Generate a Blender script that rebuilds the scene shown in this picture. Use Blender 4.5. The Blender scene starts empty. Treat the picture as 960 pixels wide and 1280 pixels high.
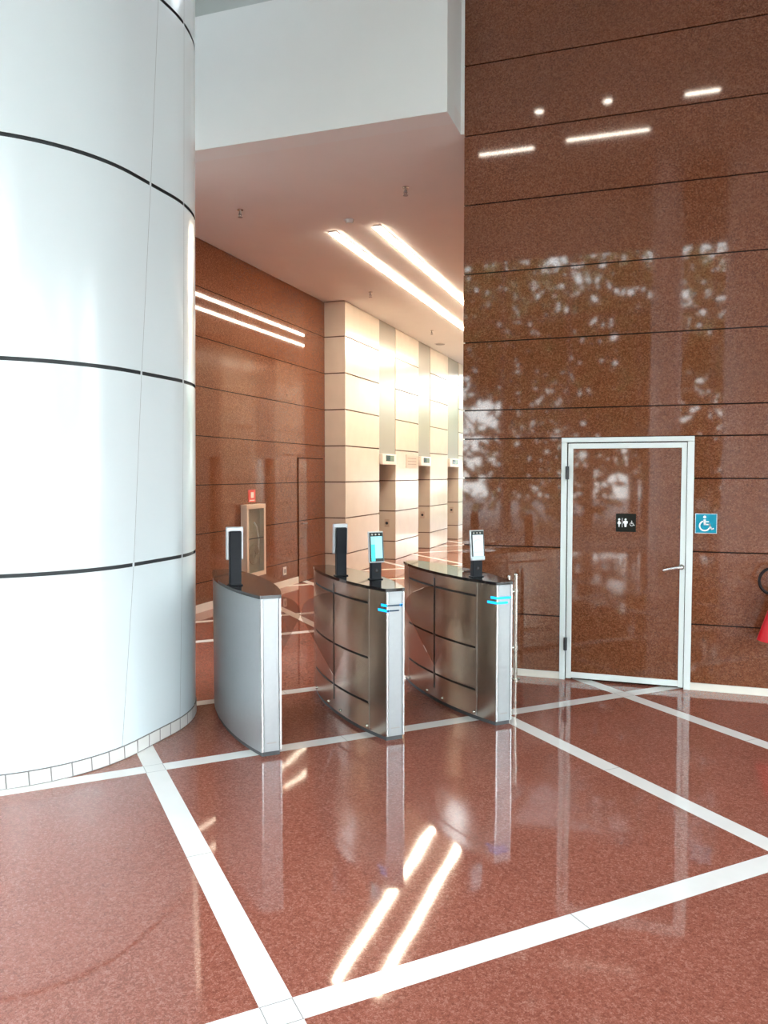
import bpy, bmesh, math, random
from mathutils import Vector, Matrix
random.seed(7)
S = math.sqrt(.5)
C = bpy.context.scene.collection

# ------------------------------------------------------------------ helpers
class MB:
    """collects faces with material slots, then links them as ONE mesh object"""
    def __init__(s): s.bm = bmesh.new(); s.mats = []
    def mi(s, m):
        if m not in s.mats: s.mats.append(m)
        return s.mats.index(m)
    def face(s, pts, m, smooth=False):
        f = s.bm.faces.new([s.bm.verts.new(p) for p in pts]); f.material_index = s.mi(m); f.smooth = smooth
        return f
    def box(s, x0, x1, y0, y1, z0, z1, m, bev=0.0, rot=None):
        r = bmesh.ops.create_cube(s.bm, size=1)
        vs = r['verts']
        for v in vs:
            v.co = Vector(((x0+x1)/2 + v.co.x*(x1-x0), (y0+y1)/2 + v.co.y*(y1-y0), (z0+z1)/2 + v.co.z*(z1-z0)))
            if rot: v.co = rot @ v.co
        fs = set(f for v in vs for f in v.link_faces)
        if bev:
            es = list(set(e for v in vs for e in v.link_edges))
            g = bmesh.ops.bevel(s.bm, geom=es, offset=bev, segments=2, affect='EDGES', profile=.5)
            fs = set(f for f in fs if f.is_valid) | set(g['faces'])
        for f in fs: f.material_index = s.mi(m)
    def cyl(s, p0, p1, r0, m, r1=None, n=20, caps=True):
        r1 = r0 if r1 is None else r1
        p0, p1 = Vector(p0), Vector(p1); d = (p1-p0).normalized()
        a = Vector((0,0,1)) if abs(d.z) < .9 else Vector((1,0,0))
        u = d.cross(a).normalized(); w = d.cross(u)
        A = [p0 + (u*math.cos(t)+w*math.sin(t))*r0 for t in [2*math.pi*k/n for k in range(n)]]
        B = [p1 + (u*math.cos(t)+w*math.sin(t))*r1 for t in [2*math.pi*k/n for k in range(n)]]
        va = [s.bm.verts.new(p) for p in A]; vb = [s.bm.verts.new(p) for p in B]; k0 = s.mi(m)
        for k in range(n):
            f = s.bm.faces.new([va[k], va[(k+1)%n], vb[(k+1)%n], vb[k]]); f.smooth = True; f.material_index = k0
        if caps:
            f = s.bm.faces.new([s.bm.verts.new(p) for p in reversed(A)]); f.material_index = k0
            f = s.bm.faces.new([s.bm.verts.new(p) for p in B]); f.material_index = k0
    def tube(s, pts, r, m, n=10):
        pts = [Vector(p) for p in pts]; rings = []
        up = Vector((0.1,0.2,1)).normalized()
        for i, p in enumerate(pts):
            d = (pts[min(i+1, len(pts)-1)] - pts[max(i-1, 0)]).normalized()
            u = d.cross(up).normalized(); w = d.cross(u)
            rings.append([s.bm.verts.new(p + (u*math.cos(2*math.pi*k/n)+w*math.sin(2*math.pi*k/n))*r) for k in range(n)])
        k0 = s.mi(m)
        for a, b in zip(rings, rings[1:]):
            for k in range(n):
                f = s.bm.faces.new([a[k], a[(k+1)%n], b[(k+1)%n], b[k]]); f.smooth = True; f.material_index = k0
        for r_ in (rings[0][::-1], rings[-1]):
            f = s.bm.faces.new(r_); f.material_index = k0
    def prism(s, poly, z0, z1, m, smooth=False, mtop=None):
        """vertical prism over a ccw polygon of (x, y); caps do not share the side vertices"""
        k0 = s.mi(m); kt = s.mi(mtop or m)
        n = len(poly)
        va = [s.bm.verts.new((x, y, z0)) for x, y in poly]; vb = [s.bm.verts.new((x, y, z1)) for x, y in poly]
        for k in range(n):
            f = s.bm.faces.new([va[k], va[(k+1)%n], vb[(k+1)%n], vb[k]]); f.smooth = smooth; f.material_index = k0
        f = s.bm.faces.new([s.bm.verts.new((x, y, z0)) for x, y in reversed(poly)]); f.material_index = kt
        f = s.bm.faces.new([s.bm.verts.new((x, y, z1)) for x, y in poly]); f.material_index = kt
    def slab(s, poly, frame, t, m):
        """polygon given in a 2d frame (origin, ex, ey) thickened along ex x ey by t"""
        o, ex, ey = [Vector(v) for v in frame]; nz = ex.cross(ey).normalized()*t
        A = [o + ex*a + ey*b for a, b in poly]; B = [p + nz for p in A]; n = len(A)
        s.face(A[::-1], m); s.face(B, m)
        for k in range(n): s.face([A[k], A[(k+1)%n], B[(k+1)%n], B[k]], m)
    def dome(s, c, r, m, axis=(0,0,1), n=12, k=4):
        c = Vector(c); ax = Vector(axis).normalized()
        a = Vector((0,0,1)) if abs(ax.z) < .9 else Vector((1,0,0))
        u = ax.cross(a).normalized(); w = ax.cross(u); prev = None; mi = s.mi(m)
        for j in range(k+1):
            t = j/k*math.pi/2
            ring = [s.bm.verts.new(c + ax*r*math.sin(t) + (u*math.cos(2*math.pi*q/n)+w*math.sin(2*math.pi*q/n))*r*max(math.cos(t), .02)) for q in range(n)]
            if prev:
                for q in range(n):
                    f = s.bm.faces.new([prev[q], prev[(q+1)%n], ring[(q+1)%n], ring[q]]); f.smooth = True; f.material_index = mi
            prev = ring
        f = s.bm.faces.new(prev); f.material_index = mi
    def build(s, name, parent=None, fix=True):
        if fix: bmesh.ops.recalc_face_normals(s.bm, faces=s.bm.faces)
        me = bpy.data.meshes.new(name); s.bm.to_mesh(me); s.bm.free()
        for m in s.mats: me.materials.append(m)
        o = bpy.data.objects.new(name, me); C.objects.link(o)
        if parent is not None: o.parent = parent
        return o

def empty(name, loc=(0,0,0), rz=0.0):
    o = bpy.data.objects.new(name, None); o.empty_display_size = .1
    o.location = loc; o.rotation_euler = (0, 0, rz); C.objects.link(o); return o
def tag(o, label, cat, group=None):
    o['label'] = label; o['category'] = cat
    if group: o['group'] = group
    return o
def struct(o): o['kind'] = 'structure'; return o

# ------------------------------------------------------------------ materials
def nt(name):
    m = bpy.data.materials.new(name); m.use_nodes = True
    t = m.node_tree; b = t.nodes['Principled BSDF']; return m, t, b
def setv(b, **k):
    for n, v in k.items():
        n = n.replace('_', ' ')
        if n in b.inputs: b.inputs[n].default_value = v
def plain(name, col, rough=.5, metal=0.0, ior=1.45, spec=.5, var=.04, scale=30.0, coat=0.0):
    m, t, b = nt(name)
    setv(b, Roughness=rough, Metallic=metal, IOR=ior, Specular_IOR_Level=spec, Coat_Weight=coat)
    tc = t.nodes.new('ShaderNodeTexCoord'); n = t.nodes.new('ShaderNodeTexNoise'); n.inputs['Scale'].default_value = scale
    r = t.nodes.new('ShaderNodeValToRGB')
    r.color_ramp.elements[0].position = .3; r.color_ramp.elements[1].position = .7
    r.color_ramp.elements[0].color = tuple(c*(1-var) for c in col) + (1,)
    r.color_ramp.elements[1].color = tuple(min(c*(1+var), 1) for c in col) + (1,)
    t.links.new(tc.outputs['Object'], n.inputs['Vector']); t.links.new(n.outputs['Fac'], r.inputs['Fac'])
    t.links.new(r.outputs['Color'], b.inputs['Base Color']); return m
def granite(name, cols, rough, ior, bump=0.0, grain=260.0):
    m, t, b = nt(name); N = t.nodes; L = t.links
    setv(b, Roughness=rough, IOR=ior)
    tc = N.new('ShaderNodeTexCoord')
    v = N.new('ShaderNodeTexVoronoi'); v.inputs['Scale'].default_value = grain
    L.new(tc.outputs['Object'], v.inputs['Vector'])
    sep = N.new('ShaderNodeSeparateColor'); L.new(v.outputs['Color'], sep.inputs['Color'])
    v2 = N.new('ShaderNodeTexVoronoi'); v2.inputs['Scale'].default_value = grain*.33
    L.new(tc.outputs['Object'], v2.inputs['Vector'])
    s2 = N.new('ShaderNodeSeparateColor'); L.new(v2.outputs['Color'], s2.inputs['Color'])
    mx = N.new('ShaderNodeMath'); mx.operation = 'MULTIPLY_ADD'; mx.inputs[1].default_value = .55
    m2 = N.new('ShaderNodeMath'); m2.operation = 'MULTIPLY'; m2.inputs[1].default_value = .45
    L.new(s2.outputs['Red'], m2.inputs[0]); L.new(sep.outputs['Red'], mx.inputs[0]); L.new(m2.outputs[0], mx.inputs[2])
    r = N.new('ShaderNodeValToRGB'); L.new(mx.outputs[0], r.inputs['Fac'])
    e = r.color_ramp.elements
    e[0].position = .15; e[0].color = cols[0] + (1,)
    e[1].position = .85; e[1].color = cols[3] + (1,)
    a = e.new(.38); a.color = cols[1] + (1,)
    a = e.new(.62); a.color = cols[2] + (1,)
    cl = N.new('ShaderNodeTexNoise'); cl.inputs['Scale'].default_value = 1.3; cl.inputs['Detail'].default_value = 4
    L.new(tc.outputs['Object'], cl.inputs['Vector'])
    mr = N.new('ShaderNodeMapRange'); mr.inputs['To Min'].default_value = .85; mr.inputs['To Max'].default_value = 1.15
    L.new(cl.outputs['Fac'], mr.inputs['Value'])
    mul = N.new('ShaderNodeMix'); mul.data_type = 'RGBA'; mul.blend_type = 'MULTIPLY'; mul.inputs['Factor'].default_value = 1
    L.new(r.outputs['Color'], mul.inputs['A']); L.new(mr.outputs['Result'], mul.inputs['B'])
    L.new(mul.outputs['Result'], b.inputs['Base Color'])
    if bump:
        bn = N.new('ShaderNodeTexNoise'); bn.inputs['Scale'].default_value = 1.6; bn.inputs['Detail'].default_value = 1
        bp = N.new('ShaderNodeBump'); bp.inputs['Strength'].default_value = 1; bp.inputs['Distance'].default_value = bump
        L.new(tc.outputs['Object'], bn.inputs['Vector']); L.new(bn.outputs['Fac'], bp.inputs['Height']); L.new(bp.outputs['Normal'], b.inputs['Normal'])
    return m
def emit(name, col, strength):
    m, t, b = nt(name); setv(b, Base_Color=col + (1,), Emission_Color=col + (1,), Emission_Strength=strength, Roughness=.3); return m
def glass(name, tint=(.95,.98,.97), gloss=.08):
    m = bpy.data.materials.new(name); m.use_nodes = True; t = m.node_tree; N = t.nodes; L = t.links
    N.remove(N['Principled BSDF']); out = N['Material Output']
    tr = N.new('ShaderNodeBsdfTransparent'); tr.inputs['Color'].default_value = tint + (1,)
    gl = N.new('ShaderNodeBsdfGlossy'); gl.inputs['Roughness'].default_value = .02
    fr = N.new('ShaderNodeLayerWeight'); fr.inputs['Blend'].default_value = gloss
    mx = N.new('ShaderNodeMixShader')
    L.new(fr.outputs['Fresnel'], mx.inputs['Fac']); L.new(tr.outputs[0], mx.inputs[1]); L.new(gl.outputs[0], mx.inputs[2])
    L.new(mx.outputs[0], out.inputs['Surface']); return m
def brushed(name, col, rough):
    m, t, b = nt(name); N = t.nodes; L = t.links
    setv(b, Metallic=1.0, Roughness=rough, Base_Color=col + (1,))
    tc = N.new('ShaderNodeTexCoord'); mp = N.new('ShaderNodeMapping'); mp.inputs['Scale'].default_value = (180, 180, 2)
    n = N.new('ShaderNodeTexNoise'); n.inputs['Scale'].default_value = 1.0; n.inputs['Detail'].default_value = 2
    r = N.new('ShaderNodeMapRange'); r.inputs['To Min'].default_value = rough*.8; r.inputs['To Max'].default_value = rough*1.25
    L.new(tc.outputs['Object'], mp.inputs['Vector']); L.new(mp.outputs[0], n.inputs['Vector']); L.new(n.outputs['Fac'], r.inputs['Value'])
    L.new(r.outputs['Result'], b.inputs['Roughness']); return m

G4 = [(.085,.027,.012), (.155,.046,.019), (.18,.057,.024), (.24,.100,.052)]
M = dict(
    gran=granite('red_granite', G4, .04, 1.58, grain=300),
    gfloor=granite('red_granite_floor', [(.21,.064,.044), (.295,.090,.060), (.335,.108,.075), (.42,.18,.135)], .05, 1.6, bump=.0022, grain=300),
    joint=plain('dark_joint', (.02,.012,.01), .8, spec=0),
    fjoint=plain('floor_joint', (.30,.27,.26), .6),
    gjoint=plain('granite_joint', (.26,.085,.058), .2),
    marble=plain('white_marble', (.90,.86,.83), .12, var=.03, scale=6, ior=1.5),
    skirt=plain('cream_marble_skirting', (.74,.70,.63), .2, var=.03, scale=8),
    plaster=plain('white_plaster', (.80,.82,.81), .8, var=.01, scale=3),
    ceilp=plain('white_ceiling_paint', (.80,.79,.77), .8, var=.01, scale=3),
    greyceil=plain('grey_ceiling_paint', (.54,.58,.57), .8, var=.02, scale=3),
    clad=plain('white_metal_cladding', (.745,.835,.87), .2, var=.01, scale=2, ior=1.6),
    cladj=plain('dark_gasket', (.03,.035,.04), .5),
    tile=plain('white_base_tile', (.78,.77,.75), .25, var=.04, scale=9),
    grout=plain('tile_grout', (.25,.24,.23), .7),
    cream=plain('cream_stone', (.70,.62,.53), .19, var=.03, scale=4, ior=1.55),
    creamj=plain('brown_joint', (.12,.07,.05), .6),
    header=plain('grey_satin_panel', (.36,.335,.30), .22, var=.01, scale=3),
    steel=brushed('brushed_steel', (.58,.53,.48), .22),
    alu=plain('anodised_aluminium', (.38,.395,.41), .34, metal=.6, var=.02, scale=40),
    bright=plain('bright_edge_aluminium', (.74,.75,.76), .25, metal=.8, var=.01),
    groove=plain('black_groove', (.008,.007,.007), .6),
    plinth=plain('charcoal_plinth', (.07,.07,.075), .5),
    btop=plain('black_glass_top', (.012,.011,.012), .03, ior=1.6, var=.02),
    black=plain('black_plastic', (.008,.009,.013), .4, var=.05, spec=.2),
    silver=plain('silver_plastic', (.48,.49,.51), .3, metal=.5, var=.02),
    chrome=plain('chrome', (.46,.42,.38), .16, metal=1.0, var=.02),
    led=emit('blue_led', (.004,.36,.90), .85),
    ledoff=plain('dark_led_bar', (.03,.06,.10), .4, spec=.2),
    wframe=plain('white_frame_paint', (.73,.78,.77), .3, var=.01, scale=5),
    hinge=plain('dark_hinge', (.03,.03,.033), .4, var=.1),
    signk=plain('black_sign', (.014,.013,.010), .5, spec=.15),
    signw=plain('sign_white', (.85,.87,.88), .5, var=.01),
    signb=plain('sign_blue', (.010,.27,.40), .5, var=.02, spec=.2),
    red=plain('red_paint', (.50,.003,.010), .4, var=.05, spec=.25),
    rubber=plain('black_rubber', (.012,.007,.007), .5, spec=.2),
    redsign=plain('red_sign', (.70,.09,.07), .4, var=.03),
    beige=plain('beige_frame_paint', (.66,.50,.38), .35, var=.02),
    beigein=plain('cabinet_inside', (.42,.34,.26), .6, var=.04),
    lamp=emit('warm_lamp', (1.0,.86,.66), 38.0),
    lamp2=emit('lobby_lamp', (1.0,.90,.76), 24.0),
    housing=plain('lamp_housing', (.75,.74,.72), .5),
    pane=glass('window_glass'),
    flap=glass('flap_glass', (.80,.74,.70), .16),
    mull=plain('grey_mullion', (.33,.37,.40), .35, metal=.4),
    pier=plain('blue_grey_pier', (.74,.80,.84), .3),
    paving=plain('outdoor_paving', (.20,.19,.175), .8, var=.1, scale=2),
    bark=plain('bark', (.10,.075,.055), .9, var=.2),
    leaf=plain('leaf', (.10,.17,.05), .5, var=.4, scale=3),
    lcd=plain('dark_display', (.012,.014,.014), .15),
    lcdg=plain('green_lcd', (.16,.22,.15), .2),
    plate=plain('beige_plate', (.56,.44,.35), .4, var=.02),
    plateline=plain('plate_print', (.36,.27,.22), .5),
    white=plain('white_plastic', (.80,.76,.70), .35),
    grille=plain('grey_grille', (.35,.33,.31), .6),
)

def panel_stack(mb, x0, x1, y0, y1, zs, m, mj, gap=.010, inset=.012, sides='xy'):
    """a wall: dark backing with stone courses proud of it, split at the joint heights zs"""
    ix = inset if 'x' in sides else 0; iy = inset if 'y' in sides else 0
    mb.box(x0+ix, x1-ix, y0+iy, y1-iy, zs[0], zs[-1], mj)
    for a, b in zip(zs, zs[1:]):
        mb.box(x0, x1, y0, y1, a + gap/2, b - gap/2, m)

# ------------------------------------------------------------------ the setting
XL, XR, YB, YD, ZC = -8.0, 7.0, -5.0, 6.62, 8.0      # lobby: left, right, back, door wall, ceiling
XO, YP, XP, YE, ZP = -5.32, 12.2, -4.95, 22.0, 4.54  # orange wall, pier front, pier wall, far end, passage ceiling
XE = -1.605                                          # end of the door wall

# floor: granite slabs with white marble strips on a 45 degree grid, as faces of one mesh
def floor():
    uS = [-6.6, -4.25, -1.6, -.41, .757, 3.13, 4.28, 6.6, 7.78, 10.1, 11.3, 13.6, 14.8]
    vS = [-8.2, -5.9, -4.7, -2.4, -1.2, 1.17-.02, 2.32, 4.63, 5.82, 7.98, 9.05, 11.4, 12.6, 15.0, 16.1, 18.5, 19.7]
    def cuts(st, lo, hi):
        c = [(lo, 'g')]; h = .056; e = .0035
        for k, s in enumerate(st):
            c += [(s-h, 'e'), (s-h+e, 's'), (s+h-e, 'e'), (s+h, 'g')]
            if k+1 < len(st) and st[k+1]-s > 1.6:
                m = (s+st[k+1])/2; c += [(m-.002, 'j'), (m+.002, 'g')]
        return c + [(hi, None)]
    cu, cv = cuts(uS, -8.5, 16.5), cuts(vS, -10, 21)
    mb = MB()
    for (u0, tu), (u1, _) in zip(cu, cu[1:]):
        for (v0, tv), (v1, _) in zip(cv, cv[1:]):
            a, b = tu in 'se', tv in 'se'
            if a and b: m = 'marble' if tu == 's' and tv == 's' else 'fjoint'
            elif a: m = 'fjoint' if tv == 'j' else 'marble'
            elif b: m = 'fjoint' if tu == 'j' else 'marble'
            else: m = 'gjoint' if 'j' in (tu, tv) else 'gfloor'
            P = [((u-v)*S, (u+v)*S, 0) for u, v in ((u0,v0),(u1,v0),(u1,v1),(u0,v1))]
            mb.face(P, M[m])
    bmesh.ops.remove_doubles(mb.bm, verts=mb.bm.verts, dist=1e-5)
    for co, no in (((XL,0,0),(-1,0,0)), ((XR,0,0),(1,0,0)), ((0,YB,0),(0,-1,0)), ((0,YE,0),(0,1,0))):
        g = mb.bm.verts[:] + mb.bm.edges[:] + mb.bm.faces[:]
        bmesh.ops.bisect_plane(mb.bm, geom=g, plane_co=co, plane_no=no, clear_outer=True)
    bmesh.ops.recalc_face_normals(mb.bm, faces=mb.bm.faces)
    if mb.bm.faces[:][0].normal.z < 0: bmesh.ops.reverse_faces(mb.bm, faces=mb.bm.faces)
    return struct(mb.build('floor', fix=False))
floor()

zD = [0.0] + [.52 + .5712*k for k in range(0, 13)] + [ZC]
zO = [0.0] + [.36 + .6*k for k in range(0, 7)] + [ZP]

# door wall (restroom wall): left of the door, right of it, and over it
mb = MB()
DX0, DX1, DZ = -.776, .238, 1.992
panel_stack(mb, XE, DX0, YD, YD+.25, [z for z in zD if z < 1.9] + [DZ], M['gran'], M['joint'])
panel_stack(mb, DX1, XR, YD, YD+.25, [z for z in zD if z < 1.9] + [DZ], M['gran'], M['joint'])
panel_stack(mb, XE, XR, YD, YD+.25, [DZ] + [z for z in zD if z > 2.1], M['gran'], M['joint'])
struct(mb.build('wall_front'))
mb = MB(); panel_stack(mb, XE, XE+.22, YD+.25, YP, [z for z in zD if z < 4.4] + [ZP], M['gran'], M['joint']); struct(mb.build('wall_restroom_side'))
mb = MB(); panel_stack(mb, XO-.25, XO, 6.4, YE, zO, M['gran'], M['joint']); struct(mb.build('wall_passage_left'))
mb = MB(); panel_stack(mb, XL, XO-.25, 6.4, 6.65, zO, M['gran'], M['joint']); struct(mb.build('wall_beside_passage'))
mb = MB(); mb.box(XL-.2, XL, 6.65, 9.2, 0, ZC, M['plaster']); struct(mb.build('wall_left'))

# bulkhead with its white face over the passage, passage ceiling, high lobby ceiling
mb = MB(); mb.box(XL, XE-.03, 6.17, 6.40, ZP, 5.68, M['plaster']); mb.box(XE-.25, XE-.03, 6.40, YD, ZP+.15, 5.68, M['plaster']); mb.box(XE-.25, XE, YD, YD+.25, ZP+.15, 5.68, M['plaster'])
struct(mb.build('wall_bulkhead'))
mb = MB(); mb.box(XO-.3, XE-.03, 6.40, YD, ZP, ZP+.15, M['ceilp']); mb.box(XO-.3, XE, YD, YD+.25, ZP, ZP+.15, M['ceilp']); mb.box(XO-.3, XE+.3, YD+.25, YE, ZP, ZP+.15, M['ceilp']); mb.box(XL, XO-.3, 6.40, 9.0, ZP, ZP+.15, M['ceilp']); struct(mb.build('ceiling_passage'))
mb = MB(); mb.box(XL-.2, XR+.2, YB-.2, 9.2, ZC, ZC+.15, M['greyceil']); struct(mb.build('ceiling_lobby'))
mb = MB(); mb.box(XL, XE+.2, 9, 9.2, ZP+.15, ZC, M['greyceil']); struct(mb.build('wall_mezzanine'))

# skirtings
mb = MB(); mb.box(XE, DX0, YD-.012, YD, 0, .058, M['skirt']); struct(mb.build('baseboard_front_left'))
mb = MB(); mb.box(DX1, XR, YD-.012, YD, 0, .058, M['skirt']); struct(mb.build('baseboard_front_right'))
mb = MB(); mb.box(XO, XO+.012, 6.4, 11.14, 0, .10, M['skirt']); struct(mb.build('baseboard_passage'))
mb = MB(); mb.box(XO, XO+.012, 12.10, YP, 0, .10, M['skirt']); struct(mb.build('baseboard_passage_end'))

# cream stone piers between the lift doors
piers = [(12.2, 13.87), (14.83, 16.38), (17.3, 18.85), (19.95, 21.99)]
for k, (a, b) in enumerate(piers):
    mb = MB(); panel_stack(mb, XO, XP, a, b, zO, M['cream'], M['creamj'], gap=.02, inset=.02); struct(mb.build('wall_pier_%d' % (k+1)))
    mb = MB(); panel_stack(mb, -1.77, XE+.2, a+.004, b, zO, M['cream'], M['creamj'], gap=.02, inset=.02); struct(mb.build('wall_pier_%d' % (k+7)))
hy = [(13.87, 14.83), (16.38, 17.3), (18.85, 19.95)]
for k, (a, b) in enumerate(hy):
    mb = MB(); mb.box(XO, XP-.01, a, b, 2.05, ZP, M['header']); struct(mb.build('wall_lift_header_%d' % (k+1)))
    mb = MB(); mb.box(-1.78, XE+.2, a, b, 2.05, ZP, M['header']); mb.box(-1.62, XE+.2, a, b, 0, 2.05, M['steel']); struct(mb.build('wall_lift_header_%d' % (k+4)))
    d = struct(empty('door_%d' % (k+3), (XO, (a+b)/2, 0)))
    for s in (-1, 1):
        mb = MB(); w = (b-a)/2; mb.box(.01, .035, min(0, s*w)+.002, max(0, s*w)-.002, .005, 2.049, M['steel'], .002); mb.build('door_leaf', d)

# flush service door in the orange wall
d = struct(empty('door_2', (XO, 11.63, 0)))
mb = MB()
for a, b in ((.01, .36), (.37, .96), (.97, 1.56), (1.57, 1.935)): mb.box(.004, .016, -.48, .48, a, b, M['gran'])
mb.build('door_leaf', d)
mb = MB(); mb.box(.001, .004, -.49, .49, 0, 1.95, M['joint']); mb.build('door_seal', d)
mb = MB(); mb.cyl((.016,-.40,.92), (.06,-.40,.92), .012, M['chrome']); mb.cyl((.055,-.41,.92), (.055,-.27,.92), .010, M['chrome']); mb.build('door_handle', d)

# restroom door in the granite wall
d = struct(empty('door_1', (0, YD, 0)))
mb = MB()
mb.box(-.775, -.731, -.022, .06, 0, 1.952, M['wframe'], .003); mb.box(.188, .237, -.022, .06, 0, 1.952, M['wframe'], .003)
mb.box(-.775, .237, -.024, .06, 1.953, 1.991, M['wframe'], .003); mb.build('door_frame', d)
mb = MB()
mb.box(-.722, -.682, -.012, .03, .012, 1.944, M['wframe'], .002); mb.box(.146, .184, -.012, .03, .012, 1.944, M['wframe'], .002)
mb.box(-.682, .146, -.012, .03, 1.902, 1.944, M['wframe'], .002); mb.box(-.682, .146, -.012, .03, .018, .066, M['skirt'], .002)
lf = mb.build('leaf_frame', d)
mb = MB(); mb.box(-.682, .146, -.004, .02, .066, 1.902, M['gran']); mb.build('leaf_panel', d)
mb = MB(); mb.box(-.731, .188, .03, .06, 0, 1.953, M['joint']); mb.build('door_stop', d)
for z in (1.706, .30):
    mb = MB(); mb.box(-.741, -.730, -.036, -.012, z-.052, z+.052, M['hinge'], .002); mb.cyl((-.7265,-.034,z-.054), (-.7265,-.034,z+.054), .0085, M['hinge']); mb.box(-.724, -.713, -.036, -.012, z-.052, z+.052, M['hinge'], .002); mb.build('hinge', d)
mb = MB(); mb.cyl((.158,-.012,.968), (.158,-.020,.968), .022, M['chrome']); mb.cyl((.158,-.018,.968), (.158,-.055,.968), .009, M['chrome'])
mb.tube([(.166,-.055,.969), (.12,-.057,.966), (.06,-.056,.952), (.022,-.052,.938)], .010, M['bright']); mb.build('door_handle', d)

# windows: glazed back front behind the camera, glazed right side, glazed side of the lift lobby
def window(name, ax, at, a, b, z0, z1, step, rails, t=.06, dep=.12):
    w = struct(empty(name, (at,0,0) if ax == 'x' else (0,at,0)))
    fr = MB(); n = max(1, round((b-a)/step))
    def bx(mb, p0, p1, q0, q1, d0, d1, m):
        if ax == 'x': mb.box(d0, d1, p0, p1, q0, q1, m)
        else: mb.box(p0, p1, d0, d1, q0, q1, m)
    for k in range(n+1):
        c = a + (b-a)*k/n; c = min(max(c, a+t/2), b-t/2); bx(fr, c-t/2, c+t/2, z0, z1, -dep/2, dep/2, M['mull'])
    for z in [z0+t/2] + rails + [z1-t/2]: bx(fr, a, b, z-t/2, z+t/2, -dep/2, dep/2, M['mull'])
    fr.build('window_frame', w)
    pn = MB(); bx(pn, a, b, z0, z1, -.004, .004, M['pane']); pn.build('pane', w)
    return w
window('window_1', 'y', YB, XL, XR, 0, 6.6, 1.5, [2.6, 5.2])
window('window_2', 'x', XR, YB, YD, 0, 4.6, 1.45, [2.6])
window('window_3', 'y', YE+.06, XO, XE+.2, 0, ZP, 1.2, [2.4])
window('window_added_left', 'x', XL, YB, 6.4, 0, 4.6, 1.45, [2.6])  # unseen left glazing, added to bring more daylight onto the column and lobby
mb = MB(); mb.box(XL, XR, YB-.15, YB+.15, 6.6, ZC, M['greyceil']); struct(mb.build('wall_back_shade'))  # unseen band added over the back glazing to dim the upper lobby
mb = MB(); mb.box(XR-.15, XR+.15, YB+.15, YD, 4.6, ZC, M['greyceil']); struct(mb.build('wall_right_shade'))  # unseen band added to cut daylight high on the right
mb = MB(); mb.box(XL-.15, XL+.15, YB+.15, 6.4, 4.6, ZC, M['greyceil']); struct(mb.build('wall_left_shade'))  # same added band on the left, keeps the column top darker

# blue grey piers in front of the glazed back front (they show in the polished wall)
for k, (x, y, r) in enumerate(((.05, -4.2, .30), (1.75, -4.0, .62))):
    mb = MB(); mb.cyl((x,y,0), (x,y,ZC), r, M['pier'], n=40, caps=False); struct(mb.build('wall_pier_%d' % (k+5)))

# outdoors: paving and the trees beyond the glass
mb = MB(); mb.box(-40, 40, -45, YB-.06, -.3, -.02, M['paving']); mb.box(XR+.06, 40, YB-.06, 9, -.3, -.02, M['paving']); mb.box(-30, 30, YE+.13, 60, -.3, -.02, M['paving']); mb.box(-40, XL-.07, YB-.06, 9, -.3, -.02, M['paving']); struct(mb.build('ground_outdoors'))
def trees(name, spots):
    mb = MB()
    for (x, y, h, r) in spots:
        base = Vector((x, y, -.02)); top = Vector((x+random.uniform(-.3,.3), y+random.uniform(-.3,.3), h*.55))
        mb.cyl(base, top, .16, M['bark'], .09, n=8, caps=False)
        for k in range(10):
            a = k*.9+random.random(); q = top.lerp(base, random.uniform(0,.35))
            e = Vector((x+math.cos(a)*r*.7, y+math.sin(a)*r*.7, h*random.uniform(.10,.9)))
            mb.cyl(q, e, .055, M['bark'], .02, n=6, caps=False)
            for j in range(110):
                d = Vector((random.gauss(0,1), random.gauss(0,1), random.gauss(0,.8))).normalized()*r*.55*random.random()**.4
                p = e + d; s = random.uniform(.14,.32)
                u = Vector((random.gauss(0,1), random.gauss(0,1), random.gauss(0,1))).normalized(); w = u.orthogonal().normalized()
                mb.face([p-u*s, p-w*s*.5, p+u*s, p+w*s*.5], M['leaf'])
    o = mb.build(name, fix=False); o['kind'] = 'stuff'; o['label'] = 'leafy trees beyond the glass, seen only as reflections'; o['category'] = 'trees'; return o
trees('tree_foliage', [(-9,-11,9,2.8), (-6.5,-12,9,2.8), (-4.4,-10.5,8.5,2.6), (-2.2,-12.5,9.5,3), (-.4,-11,8,2.5), (2.2,-11.5,9,2.8), (4.5,-12,9,2.8), (7,-13,9.5,3),
  (-5,-17,11,3.6), (-1,-18,11,3.6), (3,-17,11,3.6), (7,-19,11,3.6), (13,-2,8,2.8), (14,3,8,2.8), (-7,29,6,2.4), (-4.5,31,6.5,2.6), (-2,28,6,2.2), (1,30,6,2.6), (4,29,6.5,2.6)])

# ------------------------------------------------------------------ big round-ended column
R0, CX, CY1, CY2 = .925, -3.915, 3.985, 4.36
LF = CY2-CY1
def rad(z): return R0 + .010*z
def peri(p, r):
    """point on the stadium outline at arc position p (0 = start of the flat side facing +X)"""
    half = math.pi*r; tot = 2*half + 2*LF
    p = p % tot
    if p < LF: return (CX+r, CY1+p)
    p -= LF
    if p < half: a = p/r; return (CX+r*math.cos(a), CY2+r*math.sin(a))
    p -= half
    if p < LF: return (CX-r, CY2-p)
    p -= LF; a = math.pi + p/r
    return (CX+r*math.cos(a), CY1+r*math.sin(a))
def lerp_tab(tab, z):
    for (z0, a), (z1, b) in zip(tab, tab[1:]):
        if z <= z1: return a + (b-a)*(z-z0)/(z1-z0)
    return tab[-1][1]
S1 = [(0,-.135), (.12,-.125), (1.14,-.02), (2.31,.07), (3.52,.176), (4.6,.258), (8,.40)]
S2 = [(0,.460), (1.12,.505), (2.3,.532), (3.52,.550), (4.7,.562), (8,.60)]
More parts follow.
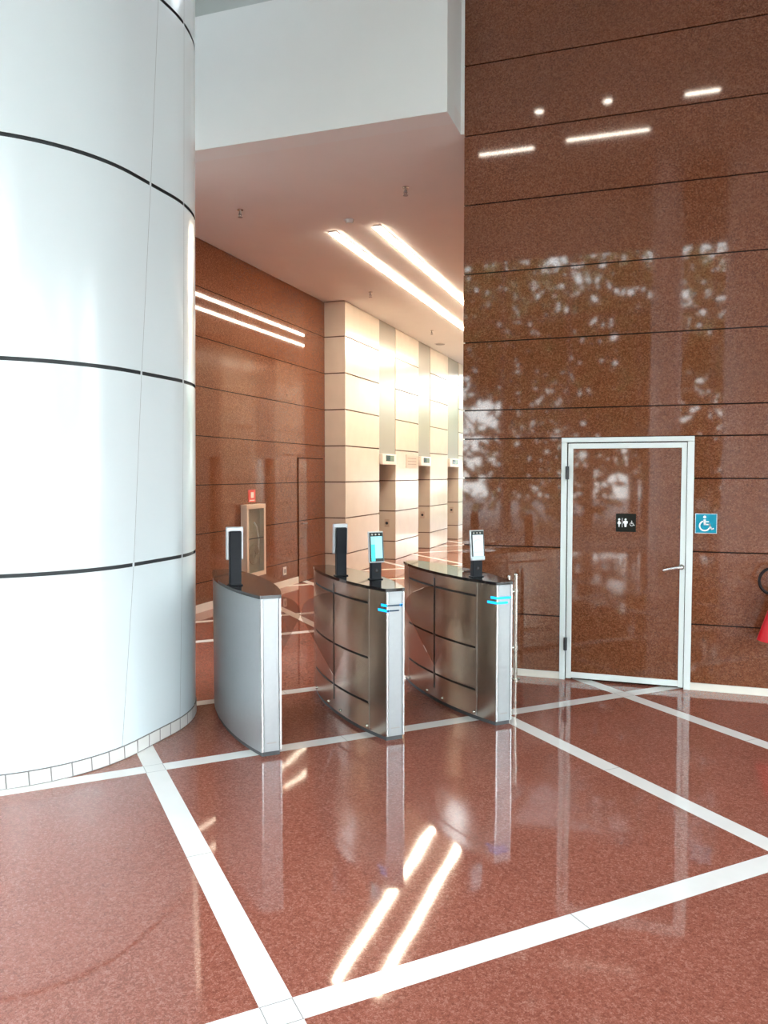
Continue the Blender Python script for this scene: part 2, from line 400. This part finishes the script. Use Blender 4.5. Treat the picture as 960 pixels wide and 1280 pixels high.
col = tag(empty('clad_column', (CX, CY1+LF/2, 0)), 'huge white metal clad column with dark ring joints, standing left of the barriers', 'column')
T = Matrix.Translation((-CX, -(CY1+LF/2), 0))
def wrap(mb, fa, fb, z0, z1, off, m, n=48, nz=4, thick=0.0):
    rows = []
    for j in range(nz+1):
        z = z0 + (z1-z0)*j/nz; r = rad(z)+off; a, b = fa(z), fb(z)
        rows.append([mb.bm.verts.new(T @ Vector(peri(a+(b-a)*k/n, r) + (z,))) for k in range(n+1)])
    mi = mb.mi(m)
    for A, B in zip(rows, rows[1:]):
        for k in range(n):
            f = mb.bm.faces.new([A[k], A[k+1], B[k+1], B[k]]); f.smooth = True; f.material_index = mi
def tot(z): return 2*math.pi*(rad(z)) + 2*LF
mb = MB(); wrap(mb, lambda z: 0, lambda z: 2*math.pi*(rad(z)-.015)+2*LF, 0.0, ZC, -.015, M['cladj'], 128, 8); mb.build('column_core', col, fix=False)
zc = [.085, 1.155, 2.305, 3.455, 4.605, 5.755, 6.905, ZC+.012]
s1 = lambda z: lerp_tab(S1, z); s2 = lambda z: lerp_tab(S2, z)
g = .0010
for a, b in zip(zc, zc[1:]):
    z0, z1 = a - .002 if a < .1 else a + .011, b - .011
    for fa, fb, n in ((lambda z: s1(z)+g, lambda z: s2(z)-g, 16), (lambda z: s2(z)+g, lambda z: tot(z)*.5+s1(z), 64), (lambda z: tot(z)*.5+s1(z)+2*g, lambda z: tot(z)+s1(z)-g, 64)):
        mb = MB(); wrap(mb, fa, fb, z0, z1, 0, M['clad'], n, 4); mb.build('cladding_panel', col, fix=False)
for z in zc[1:5]:
    for f in (s1, s2):
        mb = MB(); wrap(mb, lambda q: f(q)-.009, lambda q: f(q)+.009, z-.014, z+.014, -.002, M['clad'], 2, 1); mb.build('joint_tab', col, fix=False)
mb = MB(); tt = 2*math.pi*(rad(0)+.006) + 2*LF
wrap(mb, lambda z: 0, lambda z: 2*math.pi*(rad(z)+.004)+2*LF, 0, .082, .004, M['grout'], 128, 1)
nT = 58
for k in range(nT):
    a = tt*k/nT; wrap(mb, lambda z: a+.004, lambda z: a+tt/nT-.004, .005, .078, .006, M['tile'], 4, 1)
mb.build('base_tiles', col, fix=False)

# ------------------------------------------------------------------ access barriers
# local frame of a barrier: x = u (to the right), y = v (into the passage), origin in the middle of the front face
LEN = 1.40
def half(t): return .062 + .092*(1 - abs((t-LEN/2)/(LEN/2))**2.2)
def side_x(t, sgn, off=0.0): return sgn*(half(t)+off)
def outline(off=0.0, n=36, ex=0.0):
    R_ = [(half(LEN*k/n)+off, -ex + (LEN+2*ex)*k/n) for k in range(n+1)]
    return R_ + [(-x, y) for x, y in reversed(R_)]
def side_strip(mb, sgn, t0, t1, z0, z1, m, off=.0012, n=14):
    P = [(side_x(t0+(t1-t0)*k/n, sgn, off), t0+(t1-t0)*k/n) for k in range(n+1)]
    mi = mb.mi(m)
    lo = [mb.bm.verts.new((x,y,z0)) for x,y in P]; hi = [mb.bm.verts.new((x,y,z1)) for x,y in P]
    for k in range(n):
        f = mb.bm.faces.new([lo[k],lo[k+1],hi[k+1],hi[k]] if sgn > 0 else [lo[k+1],lo[k],hi[k],hi[k+1]]); f.smooth = True; f.material_index = mi
ZT = .955
def make_barrier(u, v, rz, label, panels, flaps, leds):
    o = tag(empty('turnstile', ((u-v)*S, (u+v)*S, 0), math.pi/4 + rz), label, 'turnstile', None)
    mb = MB(); n = 36
    # side skins and ends: separate strips so the corners stay sharp
    skin = {-1: M['steel'] if -1 in panels else M['alu'], 1: M['steel'] if 1 in panels else M['alu']}
    for s in (-1, 1):
        side_strip(mb, s, 0, LEN, .028, ZT, skin[s], 0, n)
    for y in (0, LEN): mb.face([(-half(y), y, .028), (half(y), y, .028), (half(y), y, ZT), (-half(y), y, ZT)], M['alu'])
    pl = outline(0, n)
    mb.face([(x,y,.028) for x,y in reversed(pl)], M['alu']); mb.face([(x,y,ZT) for x,y in pl], M['alu'])
    for s in panels:
        for t0, t1 in ((.185, .682), (.718, 1.215)):
            for z in (.862, .502, .208): side_strip(mb, s, t0, t1, z-.007, z+.007, M['groove'])
        for t in (.172, 1.228): side_strip(mb, s, t-.005, t+.005, .03, ZT-.002, M['bright'], .0012, 2)
        side_strip(mb, s, .690, .708, .10, ZT-.03, M['groove'], .0014, 2)
        side_strip(mb, s, .709, .714, .10, ZT-.004, M['bright'], .0014, 2)
    body = mb.build('body', o, fix=False)
    mb = MB(); mb.prism(outline(-.008, n, -.008), 0, .03, M['plinth']); mb.build('plinth', o)
    mb = MB(); mb.prism(outline(.004, n, .006), ZT, ZT+.020, M['btop']); mb.build('top_panel', o)
    mb = MB(); mb.box(-.046, .046, -.006, 0, .03, ZT-.003, M['alu'], .001); fp = mb.build('front_panel', o)
    for s in (-1, 1):
        mb = MB(); mb.box(s*.056-.0065, s*.056+.0065, -.011, 0, .03, ZT-.002, M['bright'], .003); e = mb.build('edge_trim', o)
    mb = MB(); mb.box(-.03, .03, -.0075, -.006, .078, .085, M['grille']); mb.build('nameplate', fp)
    # stud lights along the foot
    for s in panels:
        for t in (.20, .58, .82, 1.20):
            x = side_x(t, s)
            mb = MB(); mb.dome((x, t, .05), .011, M['chrome'], (s, -.1, 0)); mb.build('foot_stud', o)
    if leds:
        for z, x1, t1 in ((.868, .048, .045), (.835, .022, .075)):
            mb = MB()
            if leds == 'part':
                tip = z > .85
                mb.box(-.064, x1, -.0150, -.011, z-.004, z+.004, M['ledoff'], .001)
                if tip: mb.box(x1-.020, x1, -.0157, -.011, z-.008, z+.008, M['led'], .002)
                else: mb.box(-.064, -.046, -.0157, -.011, z-.008, z+.008, M['led'], .002)
            else: mb.box(-.064, x1, -.0155, -.011, z-.008, z+.008, M['led'], .002)
            side_strip(mb, -1, -.0155, t1, z-.008, z+.008, M['led'], .003, 3)
            mb.build('light_bar', o)
    prof = [(0,.30), (.03,.26), (.27,.70), (.272,.745), (.255,.79), (.21,.83), (.12,.858), (0,.868)]
    for s in flaps:
        x0 = side_x(.699, s)
        mb = MB(); mb.slab([(a, b) for a, b in prof], ((x0 - s*.03, .699 + s*.005, 0), (s,0,0), (0,0,1)), .010, M['flap']); mb.build('glass_flap', o)
    return o
g_row = 'access barriers in a row'
bL = make_barrier(1.426, 4.527, -.045, 'leftmost barrier in the row, plain pale metal side, next to the white column', (1,), (1,), False)
bM = make_barrier(2.224, 4.460, -.03, 'middle barrier in the row, carrying two face readers on its top', (-1, 1), (-1, 1), 'part')
bR = make_barrier(3.020, 4.415, -.02, 'rightmost barrier in the row, nearest the restroom door', (-1, 1), (-1,), True)
for b in (bL, bM, bR): b['group'] = g_row

# face readers on stalks; local frame as the barriers' (front faces -y)
TOPZ = ZT + .0205
def make_reader(bar, x, y, rz, label, screen, tilt=-.10, post_h=.115, lit=True):
    w = bar.matrix_basis @ Vector((x, y, 0))
    a = bar.rotation_euler.z + rz
    o = tag(empty('face_reader', (w.x, w.y, TOPZ), a), label, 'access reader', 'face readers on the barriers')
    mb = MB(); mb.box(-.038, .038, -.020, .022, 0, post_h+.03, M['black'], .006); mb.box(-.046, .046, -.028, .03, 0, .006, M['black'], .002); st = mb.build('stalk', o)
    mb = MB(); mb.cyl((0,-.021,post_h*.55), (0,-.0235,post_h*.55), .016, M['rubber']); mb.cyl((0,-.0235,post_h*.55), (0,-.0245,post_h*.55), .009, M['hinge']); mb.build('stalk_lens', st)
    Rt = Matrix.Translation((0, -.012, post_h)) @ Matrix.Rotation(tilt, 4, 'X')
    mb = MB(); mb.box(-.056, .056, -.016, .004, 0, .215, M['silver'], .006, Rt); h = mb.build('housing', o)
    mb = MB(); mb.box(-.040, .040, .004, .034, -.005, .190, M['black'], .008, Rt); mb.build('back_box', o)
    mb = MB(); mb.box(-.051, .051, -.0185, -.016, .008, .207, M['lcd'], .0008, Rt); gl = mb.build('glass_face', o)
    mb = MB(); mb.box(-.041, .043, -.0195, -.0185, .030, .180, screen[0], 0, Rt)
    if screen[1] == 'cyan':
        mb.box(-.041, -.012, -.0199, -.0194, .012, .125, screen[2], 0, Rt)
        mb.box(-.012, .040, -.0199, -.0194, .036, .172, screen[3], 0, Rt)
    elif screen[1] == 'oval':
        pts = [(.036*math.cos(t), .036*math.sin(t)) for t in [math.pi*(.08+.84*k/14) for k in range(15)]]
        for (a0, b0), (a1, b1) in zip(pts, pts[1:]):
            mb.face([Rt @ Vector((p, -.0198, q)) for p, q in ((a0, .108+b0), (a1, .108+b1), (a1*1.07, .108+b1*1.07), (a0*1.07, .108+b0*1.07))], screen[2])
        mb.box(-.036, .036, -.0198, -.0194, .058, .0605, screen[2], 0, Rt)
        mb.box(-.051, .051, -.0190, -.0184, .008, .029, screen[3], 0, Rt)
    if screen[1]: mb.build('screen', gl)
    else: mb.build('screen', gl)
    mb = MB()
    for q in (-.03, -.004, .022): mb.cyl(Rt @ Vector((q, -.0185, .193)), Rt @ Vector((q, -.0195, .193)), .006, M['grille'], n=12)
    mb.build('camera_lens', gl)
    return o
scrA = emit('screen_cyan_pale', (.22,.52,.60), .38); scrB = emit('screen_cyan', (.01,.54,.58), .48); scrC = emit('screen_pale', (.28,.50,.60), .30)
scrD = emit('screen_grey_white', (.50,.61,.68), .30); scrE = emit('screen_line', (.30,.38,.43), .3); scrF = emit('screen_strip', (.36,.45,.50), .34)
scr0 = plain('screen_off', (.02,.022,.026), .1)
make_reader(bL, -.10, .50, math.pi, 'face reader with its dark back turned, on the barrier beside the white column', (scr0, None), -.04, .165)
make_reader(bM, -.092, .72, math.pi, 'face reader with its dark back turned, on the middle barrier', (scr0, None), -.04, .155)
make_reader(bM, .055, .44, 0, 'face reader with a cyan lit screen facing out, on the middle barrier', (scrA, 'cyan', scrB, scrC))
make_reader(bR, -.035, .30, 0, 'face reader with a pale screen, on the barrier nearest the restroom door', (scrD, 'oval', scrE, scrF))

# small glass swing gate between the right barrier and the wall
gt = tag(empty('swing_gate', (-1.115, 6.46, 0)), 'narrow chrome post with a hinged glass leaf, behind the rightmost barrier by the granite wall', 'gate')
mb = MB(); mb.cyl((0,0,0), (0,0,.872), .0165, M['chrome']); mb.cyl((0,0,0), (0,0,.012), .04, M['chrome']); mb.dome((0,0,.872), .0165, M['chrome']); mb.build('post', gt)
mb = MB(); mb.cyl((-.048,-.05,.09), (-.048,-.05,.862), .013, M['chrome']); mb.dome((-.048,-.05,.862), .013, M['chrome']); lt = mb.build('leaf_tube', gt)
for z in (.735, .27):
    mb = MB(); mb.cyl((-.048,-.05,z-.03), (-.048,-.05,z+.03), .019, M['chrome']); mb.cyl((0,0,z-.02), (0,0,z+.02), .022, M['chrome']); mb.cyl((-.048,-.05,z), (0,0,z), .011, M['chrome']); mb.dome((-.03,-.05,z-.012), .014, M['chrome'], (0,-1,0)); mb.build('hinge', gt)
mb = MB(); mb.slab([(0,.12), (.46,.12), (.46,.78), (0,.78)], ((-.056,-.065,0), (-.10,-.995,0), (0,0,1)), .008, M['flap']); mb.build('glass_leaf', gt)

# ------------------------------------------------------------------ signs
def ring(mb, P, cx, cz, r0, r1, a0, a1, m, n=22):
    for k in range(n):
        t0 = math.radians(a0+(a1-a0)*k/n); t1 = math.radians(a0+(a1-a0)*(k+1)/n)
        mb.face([P(cx+r*math.cos(t), cz+r*math.sin(t)) for r, t in ((r0,t0),(r1,t0),(r1,t1),(r0,t1))], m)
def poly(mb, P, pts, m): mb.face([P(*p) for p in pts], m)
def stroke(mb, P, pts, w, m):
    for (x0,z0),(x1,z1) in zip(pts, pts[1:]):
        d = math.hypot(x1-x0, z1-z0) or 1; nx, nz = -(z1-z0)/d*w/2, (x1-x0)/d*w/2; ex, ez = (x1-x0)/d*w*.35, (z1-z0)/d*w*.35
        poly(mb, P, [(x0+nx-ex,z0+nz-ez), (x1+nx+ex,z1+nz+ez), (x1-nx+ex,z1-nz+ez), (x0-nx-ex,z0-nz-ez)], m)
def wheelchair(mb, P, cx, cz, s, m):
    """the access symbol: head, seated body, open wheel"""
    ring(mb, P, cx-.06*s, cz-.12*s, .27*s, .36*s, 110, 385, m, 30)
    ring(mb, P, cx-.07*s, cz+.46*s, 0, .095*s, 0, 360, m, 16)
    stroke(mb, P, [(cx-.07*s,cz+.25*s), (cx-.05*s,cz-.02*s)], .14*s, m)
    stroke(mb, P, [(cx-.05*s,cz-.03*s), (cx+.22*s,cz-.03*s), (cx+.36*s,cz-.34*s), (cx+.47*s,cz-.29*s)], .085*s, m)
    stroke(mb, P, [(cx-.06*s,cz+.15*s), (cx+.17*s,cz+.15*s)], .07*s, m)
sg = tag(empty('restroom_sign', (-.264, YD-.0045, 1.307)), 'small black sign with white restroom figures on the granite door', 'sign')
mb = MB(); mb.box(-.077, .077, -.004, 0, -.073, .073, M['signk'], .001); mb.build('sign_plate', sg)
mb = MB(); P = lambda x, z: (x, -.0048, z); w = M['signw']
ring(mb, P, -.052, .026, 0, .0085, 0, 360, w, 14); poly(mb, P, [(-.057,.016),(-.047,.016),(-.038,-.006),(-.047,-.012),(-.049,-.034),(-.055,-.034),(-.057,-.012),(-.066,-.006)], w)
mb.box(-.0295, -.0265, -.0050, -.0042, -.036, .036, w)
ring(mb, P, -.003, .026, 0, .0085, 0, 360, w, 14); poly(mb, P, [(-.012,.016),(.006,.016),(.015,.010),(.013,-.006),(.007,-.006),(.004,-.034),(-.010,-.034),(-.013,-.006),(-.019,-.006),(-.021,.010)], w)
wheelchair(mb, P, .047, -.006, .042, w)
mb.build('pictograms', sg)
sg = tag(empty('accessible_sign', (.331, YD-.0005, 1.313)), 'square blue sign with a white wheelchair symbol on the granite wall beside the door', 'sign')
mb = MB(); mb.box(-.079, .079, -.004, 0, -.077, .077, M['signb'], .001); mb.build('sign_plate', sg)
mb = MB(); wheelchair(mb, P, -.002, -.004, .118, w)
for a, b, c, d_ in ((-.078,.078,.0735,.0765), (-.078,.078,-.0765,-.0735), (-.078,-.075,-.0765,.0765), (.075,.078,-.0765,.0765)): mb.box(a, b, -.0052, -.0042, c, d_, w)
mb.build('pictogram', sg)

# fire extinguisher at the right edge, hung on the granite wall
fx = tag(empty('fire_extinguisher', (.90, YD-.14, 0)), 'red fire extinguisher with a looped black hose hung on the granite wall', 'fire extinguisher')
mb = MB()
mb.cyl((0,0,.46), (0,0,.88), .075, M['red'], n=28); mb.dome((0,0,.88), .075, M['red'], n=28, k=6); mb.cyl((0,0,.44), (0,0,.46), .062, M['red'], .075, n=28); mb.build('body', fx)
mb = MB(); mb.cyl((0,0,.95), (0,0,1.0), .018, M['chrome']); mb.box(-.05, .06, -.012, .012, 1.0, 1.012, M['black'], .003); mb.box(-.05, .055, -.012, .012, 1.025, 1.036, M['black'], .003, Matrix.Rotation(-.0, 4, 'Y')); mb.build('valve', fx)
mb = MB(); pts = [(-.01,-.02,.985)]
for k in range(17):
    t = math.radians(60 + 215*k/16); pts.append((-.118+.085*math.cos(t), -.035, .905+.095*math.sin(t)))
pts += [(-.09,-.035,.79), (-.075,-.035,.74)]
mb.tube(pts, .011, M['rubber'], 12); mb.build('hose', fx)
mb = MB(); mb.cyl((-.085,-.035,.775), (-.128,-.035,.455), .026, M['red'], .085, n=28); mb.build('horn', fx)
mb = MB(); mb.box(-.02, .02, .075, .139, .80, .83, M['chrome'], .002); mb.build('bracket', fx)

# ------------------------------------------------------------------ passage fittings
cb = tag(empty('fire_hose_cabinet', (XO+.001, 9.64, .29)), 'pale glazed cabinet hung on the orange granite wall behind the leftmost barrier', 'cabinet')
W2, HH, DD = .265, .99, .075
mb = MB()
for a, b in ((-W2, -W2+.02), (W2-.02, W2)): mb.box(.0, DD, a, b, 0, HH, M['beige'], .002)
mb.box(0, DD, -W2+.02, W2-.02, 0, .02, M['beige']); mb.box(0, DD, -W2+.02, W2-.02, HH-.02, HH, M['beige']); mb.box(0, .012, -W2+.02, W2-.02, .02, HH-.02, M['beigein']); mb.build('case', cb)
mb = MB()
for a, b, c, d_ in ((-W2, -W2+.05, 0, HH), (W2-.05, W2, 0, HH), (-W2+.05, W2-.05, 0, .06), (-W2+.05, W2-.05, HH-.06, HH)): mb.box(DD, DD+.02, a, b, c, d_, M['beige'], .003)
dr = mb.build('door', cb)
mb = MB(); mb.box(DD+.006, DD+.012, -W2+.05, W2-.05, .06, HH-.06, M['pane']); mb.build('door_glass', dr)
mb = MB(); mb.box(DD+.004, DD+.0145, -W2+.05, W2-.05, .52, .532, M['hinge']); mb.build('joint_reflection', dr)  # dark strip stands in for a stone joint reflected in the glass
mb = MB()
for k in range(4): mb.tube([(.05, math.cos(t)*(.06+.024*k), .30+math.sin(t)*(.06+.024*k)) for t in [2*math.pi*q/28 for q in range(28)]], .011, M['beigein'], 8)
mb.tube([(.05,.13,.30), (.05,.14,.5), (.05,.08,.68), (.05,.02,.74)], .011, M['white'], 8); mb.build('hose', cb)
sg = tag(empty('fire_sign', (XO, 9.68, 1.395)), 'small red sign above the glazed cabinet on the orange wall', 'sign')
mb = MB(); mb.box(0, .006, -.10, .10, -.085, .085, M['redsign'], .001); mb.build('sign_plate', sg)
mb = MB(); mb.box(.006, .007, -.03, .05, -.03, .05, M['white']); mb.box(.006, .007, -.07, .07, -.07, -.055, M['white']); mb.build('sign_print', sg)
ot = tag(empty('wall_socket', (XO, 10.67, .24)), 'small white socket plate low on the orange wall', 'socket')
mb = MB(); mb.box(0, .01, -.055, .055, -.06, .06, M['white'], .003); mb.build('cover_plate', ot)
mb = MB(); mb.box(.01, .0115, -.03, .03, -.03, .03, M['grille']); mb.build('socket_insert', ot)

names = ['nearest the orange wall', 'between the second and third cream piers', 'deepest in the passage']
for k, ((a, b), nm) in enumerate(zip(hy, names)):
    o = tag(empty('floor_indicator', (XP-.01, (a+b)/2-.02, 1.97)), 'cream lift floor indicator box with dark display, ' + nm, 'lift indicator', 'lift floor indicators')
    w2 = (b-a)*.42
    mb = MB(); mb.box(-.05, .06, -w2, w2, -.10, .10, M['white'], .006); mb.build('case', o)
    mb = MB(); mb.box(.06, .064, -w2*.55, w2*.05, -.035, .075, M['lcd'], .001); mb.build('display', o)
    mb = MB(); mb.box(.06, .0635, w2*.05, w2*.62, -.035, .075, M['lcdg'], .001); mb.build('info_display', o)
    q = tag(empty('call_button', (XP-.18, b-.0005, .72 if k == 0 else .76)), 'small dark lift call button on the cream pier, ' + ['beside the first lift opening', 'beside the second lift opening', 'beside the farthest lift opening'][k], 'call button', 'lift call buttons')
    mb = MB(); mb.box(-.05, .05, -.006, 0, -.08, .08, M['plate'], .002); mb.build('button_plate', q)
    mb = MB(); mb.cyl((0,-.006,.0), (0,-.016,.0), .028, M['hinge'], n=16); mb.build('button', q)
o = tag(empty('notice_plate', (XP, 15.9, 1.955)), 'beige notice plate on the cream pier beside the second floor indicator', 'sign')
mb = MB(); mb.box(0, .008, -.40, .40, -.135, .135, M['plate'], .001); mb.build('sign_plate', o)
mb = MB()
for z in (.06, .0, -.06): mb.box(.008, .0088, -.30, .30, z-.008, z+.008, M['plateline'])
mb.build('print_lines', o)

def light_strip(x, y0, y1, nm):
    o = tag(empty('linear_light', (x, (y0+y1)/2, ZP-.0015)), nm, 'ceiling light', 'linear lights in the passage ceiling')
    h = (y1-y0)/2
    mb = MB(); mb.box(-.05, .05, -h-.010, h+.010, -.012, 0, M['housing'], .002); mb.build('housing', o)
    mb = MB(); mb.box(-.047, .047, -h, h, -.020, -.012, M['lamp'], .002); mb.build('diffuser', o)
light_strip(-3.69, 8.72, 19.5, 'longer lit strip light in the passage ceiling, nearer the cream piers')
light_strip(-3.125, 8.68, 19.5, 'lit strip light in the passage ceiling, nearer the granite wall end')
sp = [(-4.33,7.68,'sprinkler head in the passage ceiling close to the white column'), (-2.445,7.63,'sprinkler head in the passage ceiling close to the granite wall'),
      (-4.35,11.78,'small sprinkler head beyond the start of the strip lights'), (-4.35,15.3,'farthest small sprinkler head over the cream piers')]
for x, y, lb in sp:
    o = tag(empty('sprinkler', (x, y, ZP)), lb, 'sprinkler', 'ceiling sprinklers')
    mb = MB(); mb.cyl((0,0,0), (0,0,-.006), .032, M['chrome']); mb.build('rosette', o)
    mb = MB(); mb.cyl((0,0,-.006), (0,0,-.055), .012, M['grille']); mb.tube([(-.012,0,-.03),(-.018,0,-.055),(0,0,-.078)], .004, M['grille'], 6); mb.tube([(.012,0,-.03),(.018,0,-.055),(0,0,-.078)], .004, M['grille'], 6); mb.build('head', o)
    mb = MB(); mb.cyl((0,0,-.078), (0,0,-.083), .026, M['grille']); mb.build('deflector', o)
o = tag(empty('smoke_detector', (-3.35, 8.39, ZP)), 'round white smoke detector on the ceiling near the strip light ends', 'smoke detector')
mb = MB(); mb.cyl((0,0,0), (0,0,-.012), .058, M['housing'], n=28); mb.build('base', o)
mb = MB(); mb.cyl((0,0,-.012), (0,0,-.04), .05, M['housing'], .036, n=28); mb.build('head', o)
o = tag(empty('ceiling_speaker', (-4.63, 16.95, ZP)), 'flat round grille in the far passage ceiling', 'ceiling speaker')
mb = MB(); mb.cyl((0,0,0), (0,0,-.01), .13, M['housing'], n=32); mb.build('rim', o)
mb = MB(); mb.cyl((0,0,-.01), (0,0,-.014), .10, M['grille'], n=32); mb.build('grille', o)

# lobby ceiling lights (they show as reflections in the polished granite)
for k, (x0, x1, y) in enumerate(((-3.49,-2.43,-2.42), (-1.79,-.31,-2.29), (.27,.80,-1.09))):
    o = tag(empty('lobby_strip_light', ((x0+x1)/2, y, ZC)), ['lit strip light reflected in the granite nearest the bulkhead', 'longest lit strip light reflected in the granite wall', 'short lit strip light reflected high in the granite over the door'][k], 'ceiling light', 'lobby strip lights')
    h = (x1-x0)/2
    mb = MB(); mb.box(-h-.01, h+.01, -.06, .06, -.03, 0, M['housing'], .002); mb.build('housing', o)
    mb = MB(); mb.box(-h, h, -.045, .045, -.038, -.03, M['lamp2'], .002); mb.build('diffuser', o)
for k, (x, y) in enumerate(((-2.11,-.94), (-.96,-.93))):
    o = tag(empty('downlight', (x, y, ZC)), ['round lobby downlight reflected above the first strip light', 'round lobby downlight reflected above the longest strip light'][k], 'ceiling light', 'lobby downlights')
    mb = MB(); mb.cyl((0,0,0), (0,0,-.02), .09, M['housing'], n=24); mb.build('rim', o)
    mb = MB(); mb.cyl((0,0,-.02), (0,0,-.024), .07, M['lamp2'], n=24); mb.build('diffuser', o)

# ------------------------------------------------------------------ sky, camera, colour
w = bpy.data.worlds.new('sky'); bpy.context.scene.world = w; w.use_nodes = True
t = w.node_tree; bg = t.nodes['Background']
tc = t.nodes.new('ShaderNodeTexCoord'); sp_ = t.nodes.new('ShaderNodeSeparateXYZ'); rp = t.nodes.new('ShaderNodeValToRGB')
t.links.new(tc.outputs['Generated'], sp_.inputs[0]); t.links.new(sp_.outputs['Z'], rp.inputs['Fac']); t.links.new(rp.outputs['Color'], bg.inputs['Color'])
rp.color_ramp.elements[0].color = (.95, .98, 1.0, 1); rp.color_ramp.elements[1].color = (.62, .80, 1.0, 1)
bg.inputs['Strength'].default_value = 7.2

cam = bpy.data.objects.new('camera', bpy.data.cameras.new('camera')); C.objects.link(cam)
cam.location = (0, 0, 1.7); cam.rotation_euler = (math.radians(90) - math.atan(48/990), 0, math.radians(19.3))
cam.data.sensor_fit = 'VERTICAL'; cam.data.sensor_height = 24; cam.data.sensor_width = 18; cam.data.lens = 990/1280*24
cam.data.clip_start = .05; cam.data.clip_end = 300
sc = bpy.context.scene; sc.camera = cam
sc.view_settings.view_transform = 'Standard'; sc.view_settings.look = 'None'; sc.view_settings.gamma = 1; sc.view_settings.use_curve_mapping = False
sc.view_settings.exposure = 0.9
sc.cycles.max_bounces = 10; sc.cycles.diffuse_bounces = 5; sc.cycles.glossy_bounces = 6; sc.cycles.transparent_max_bounces = 12
sc.cycles.caustics_reflective = False; sc.cycles.sample_clamp_indirect = 6.0
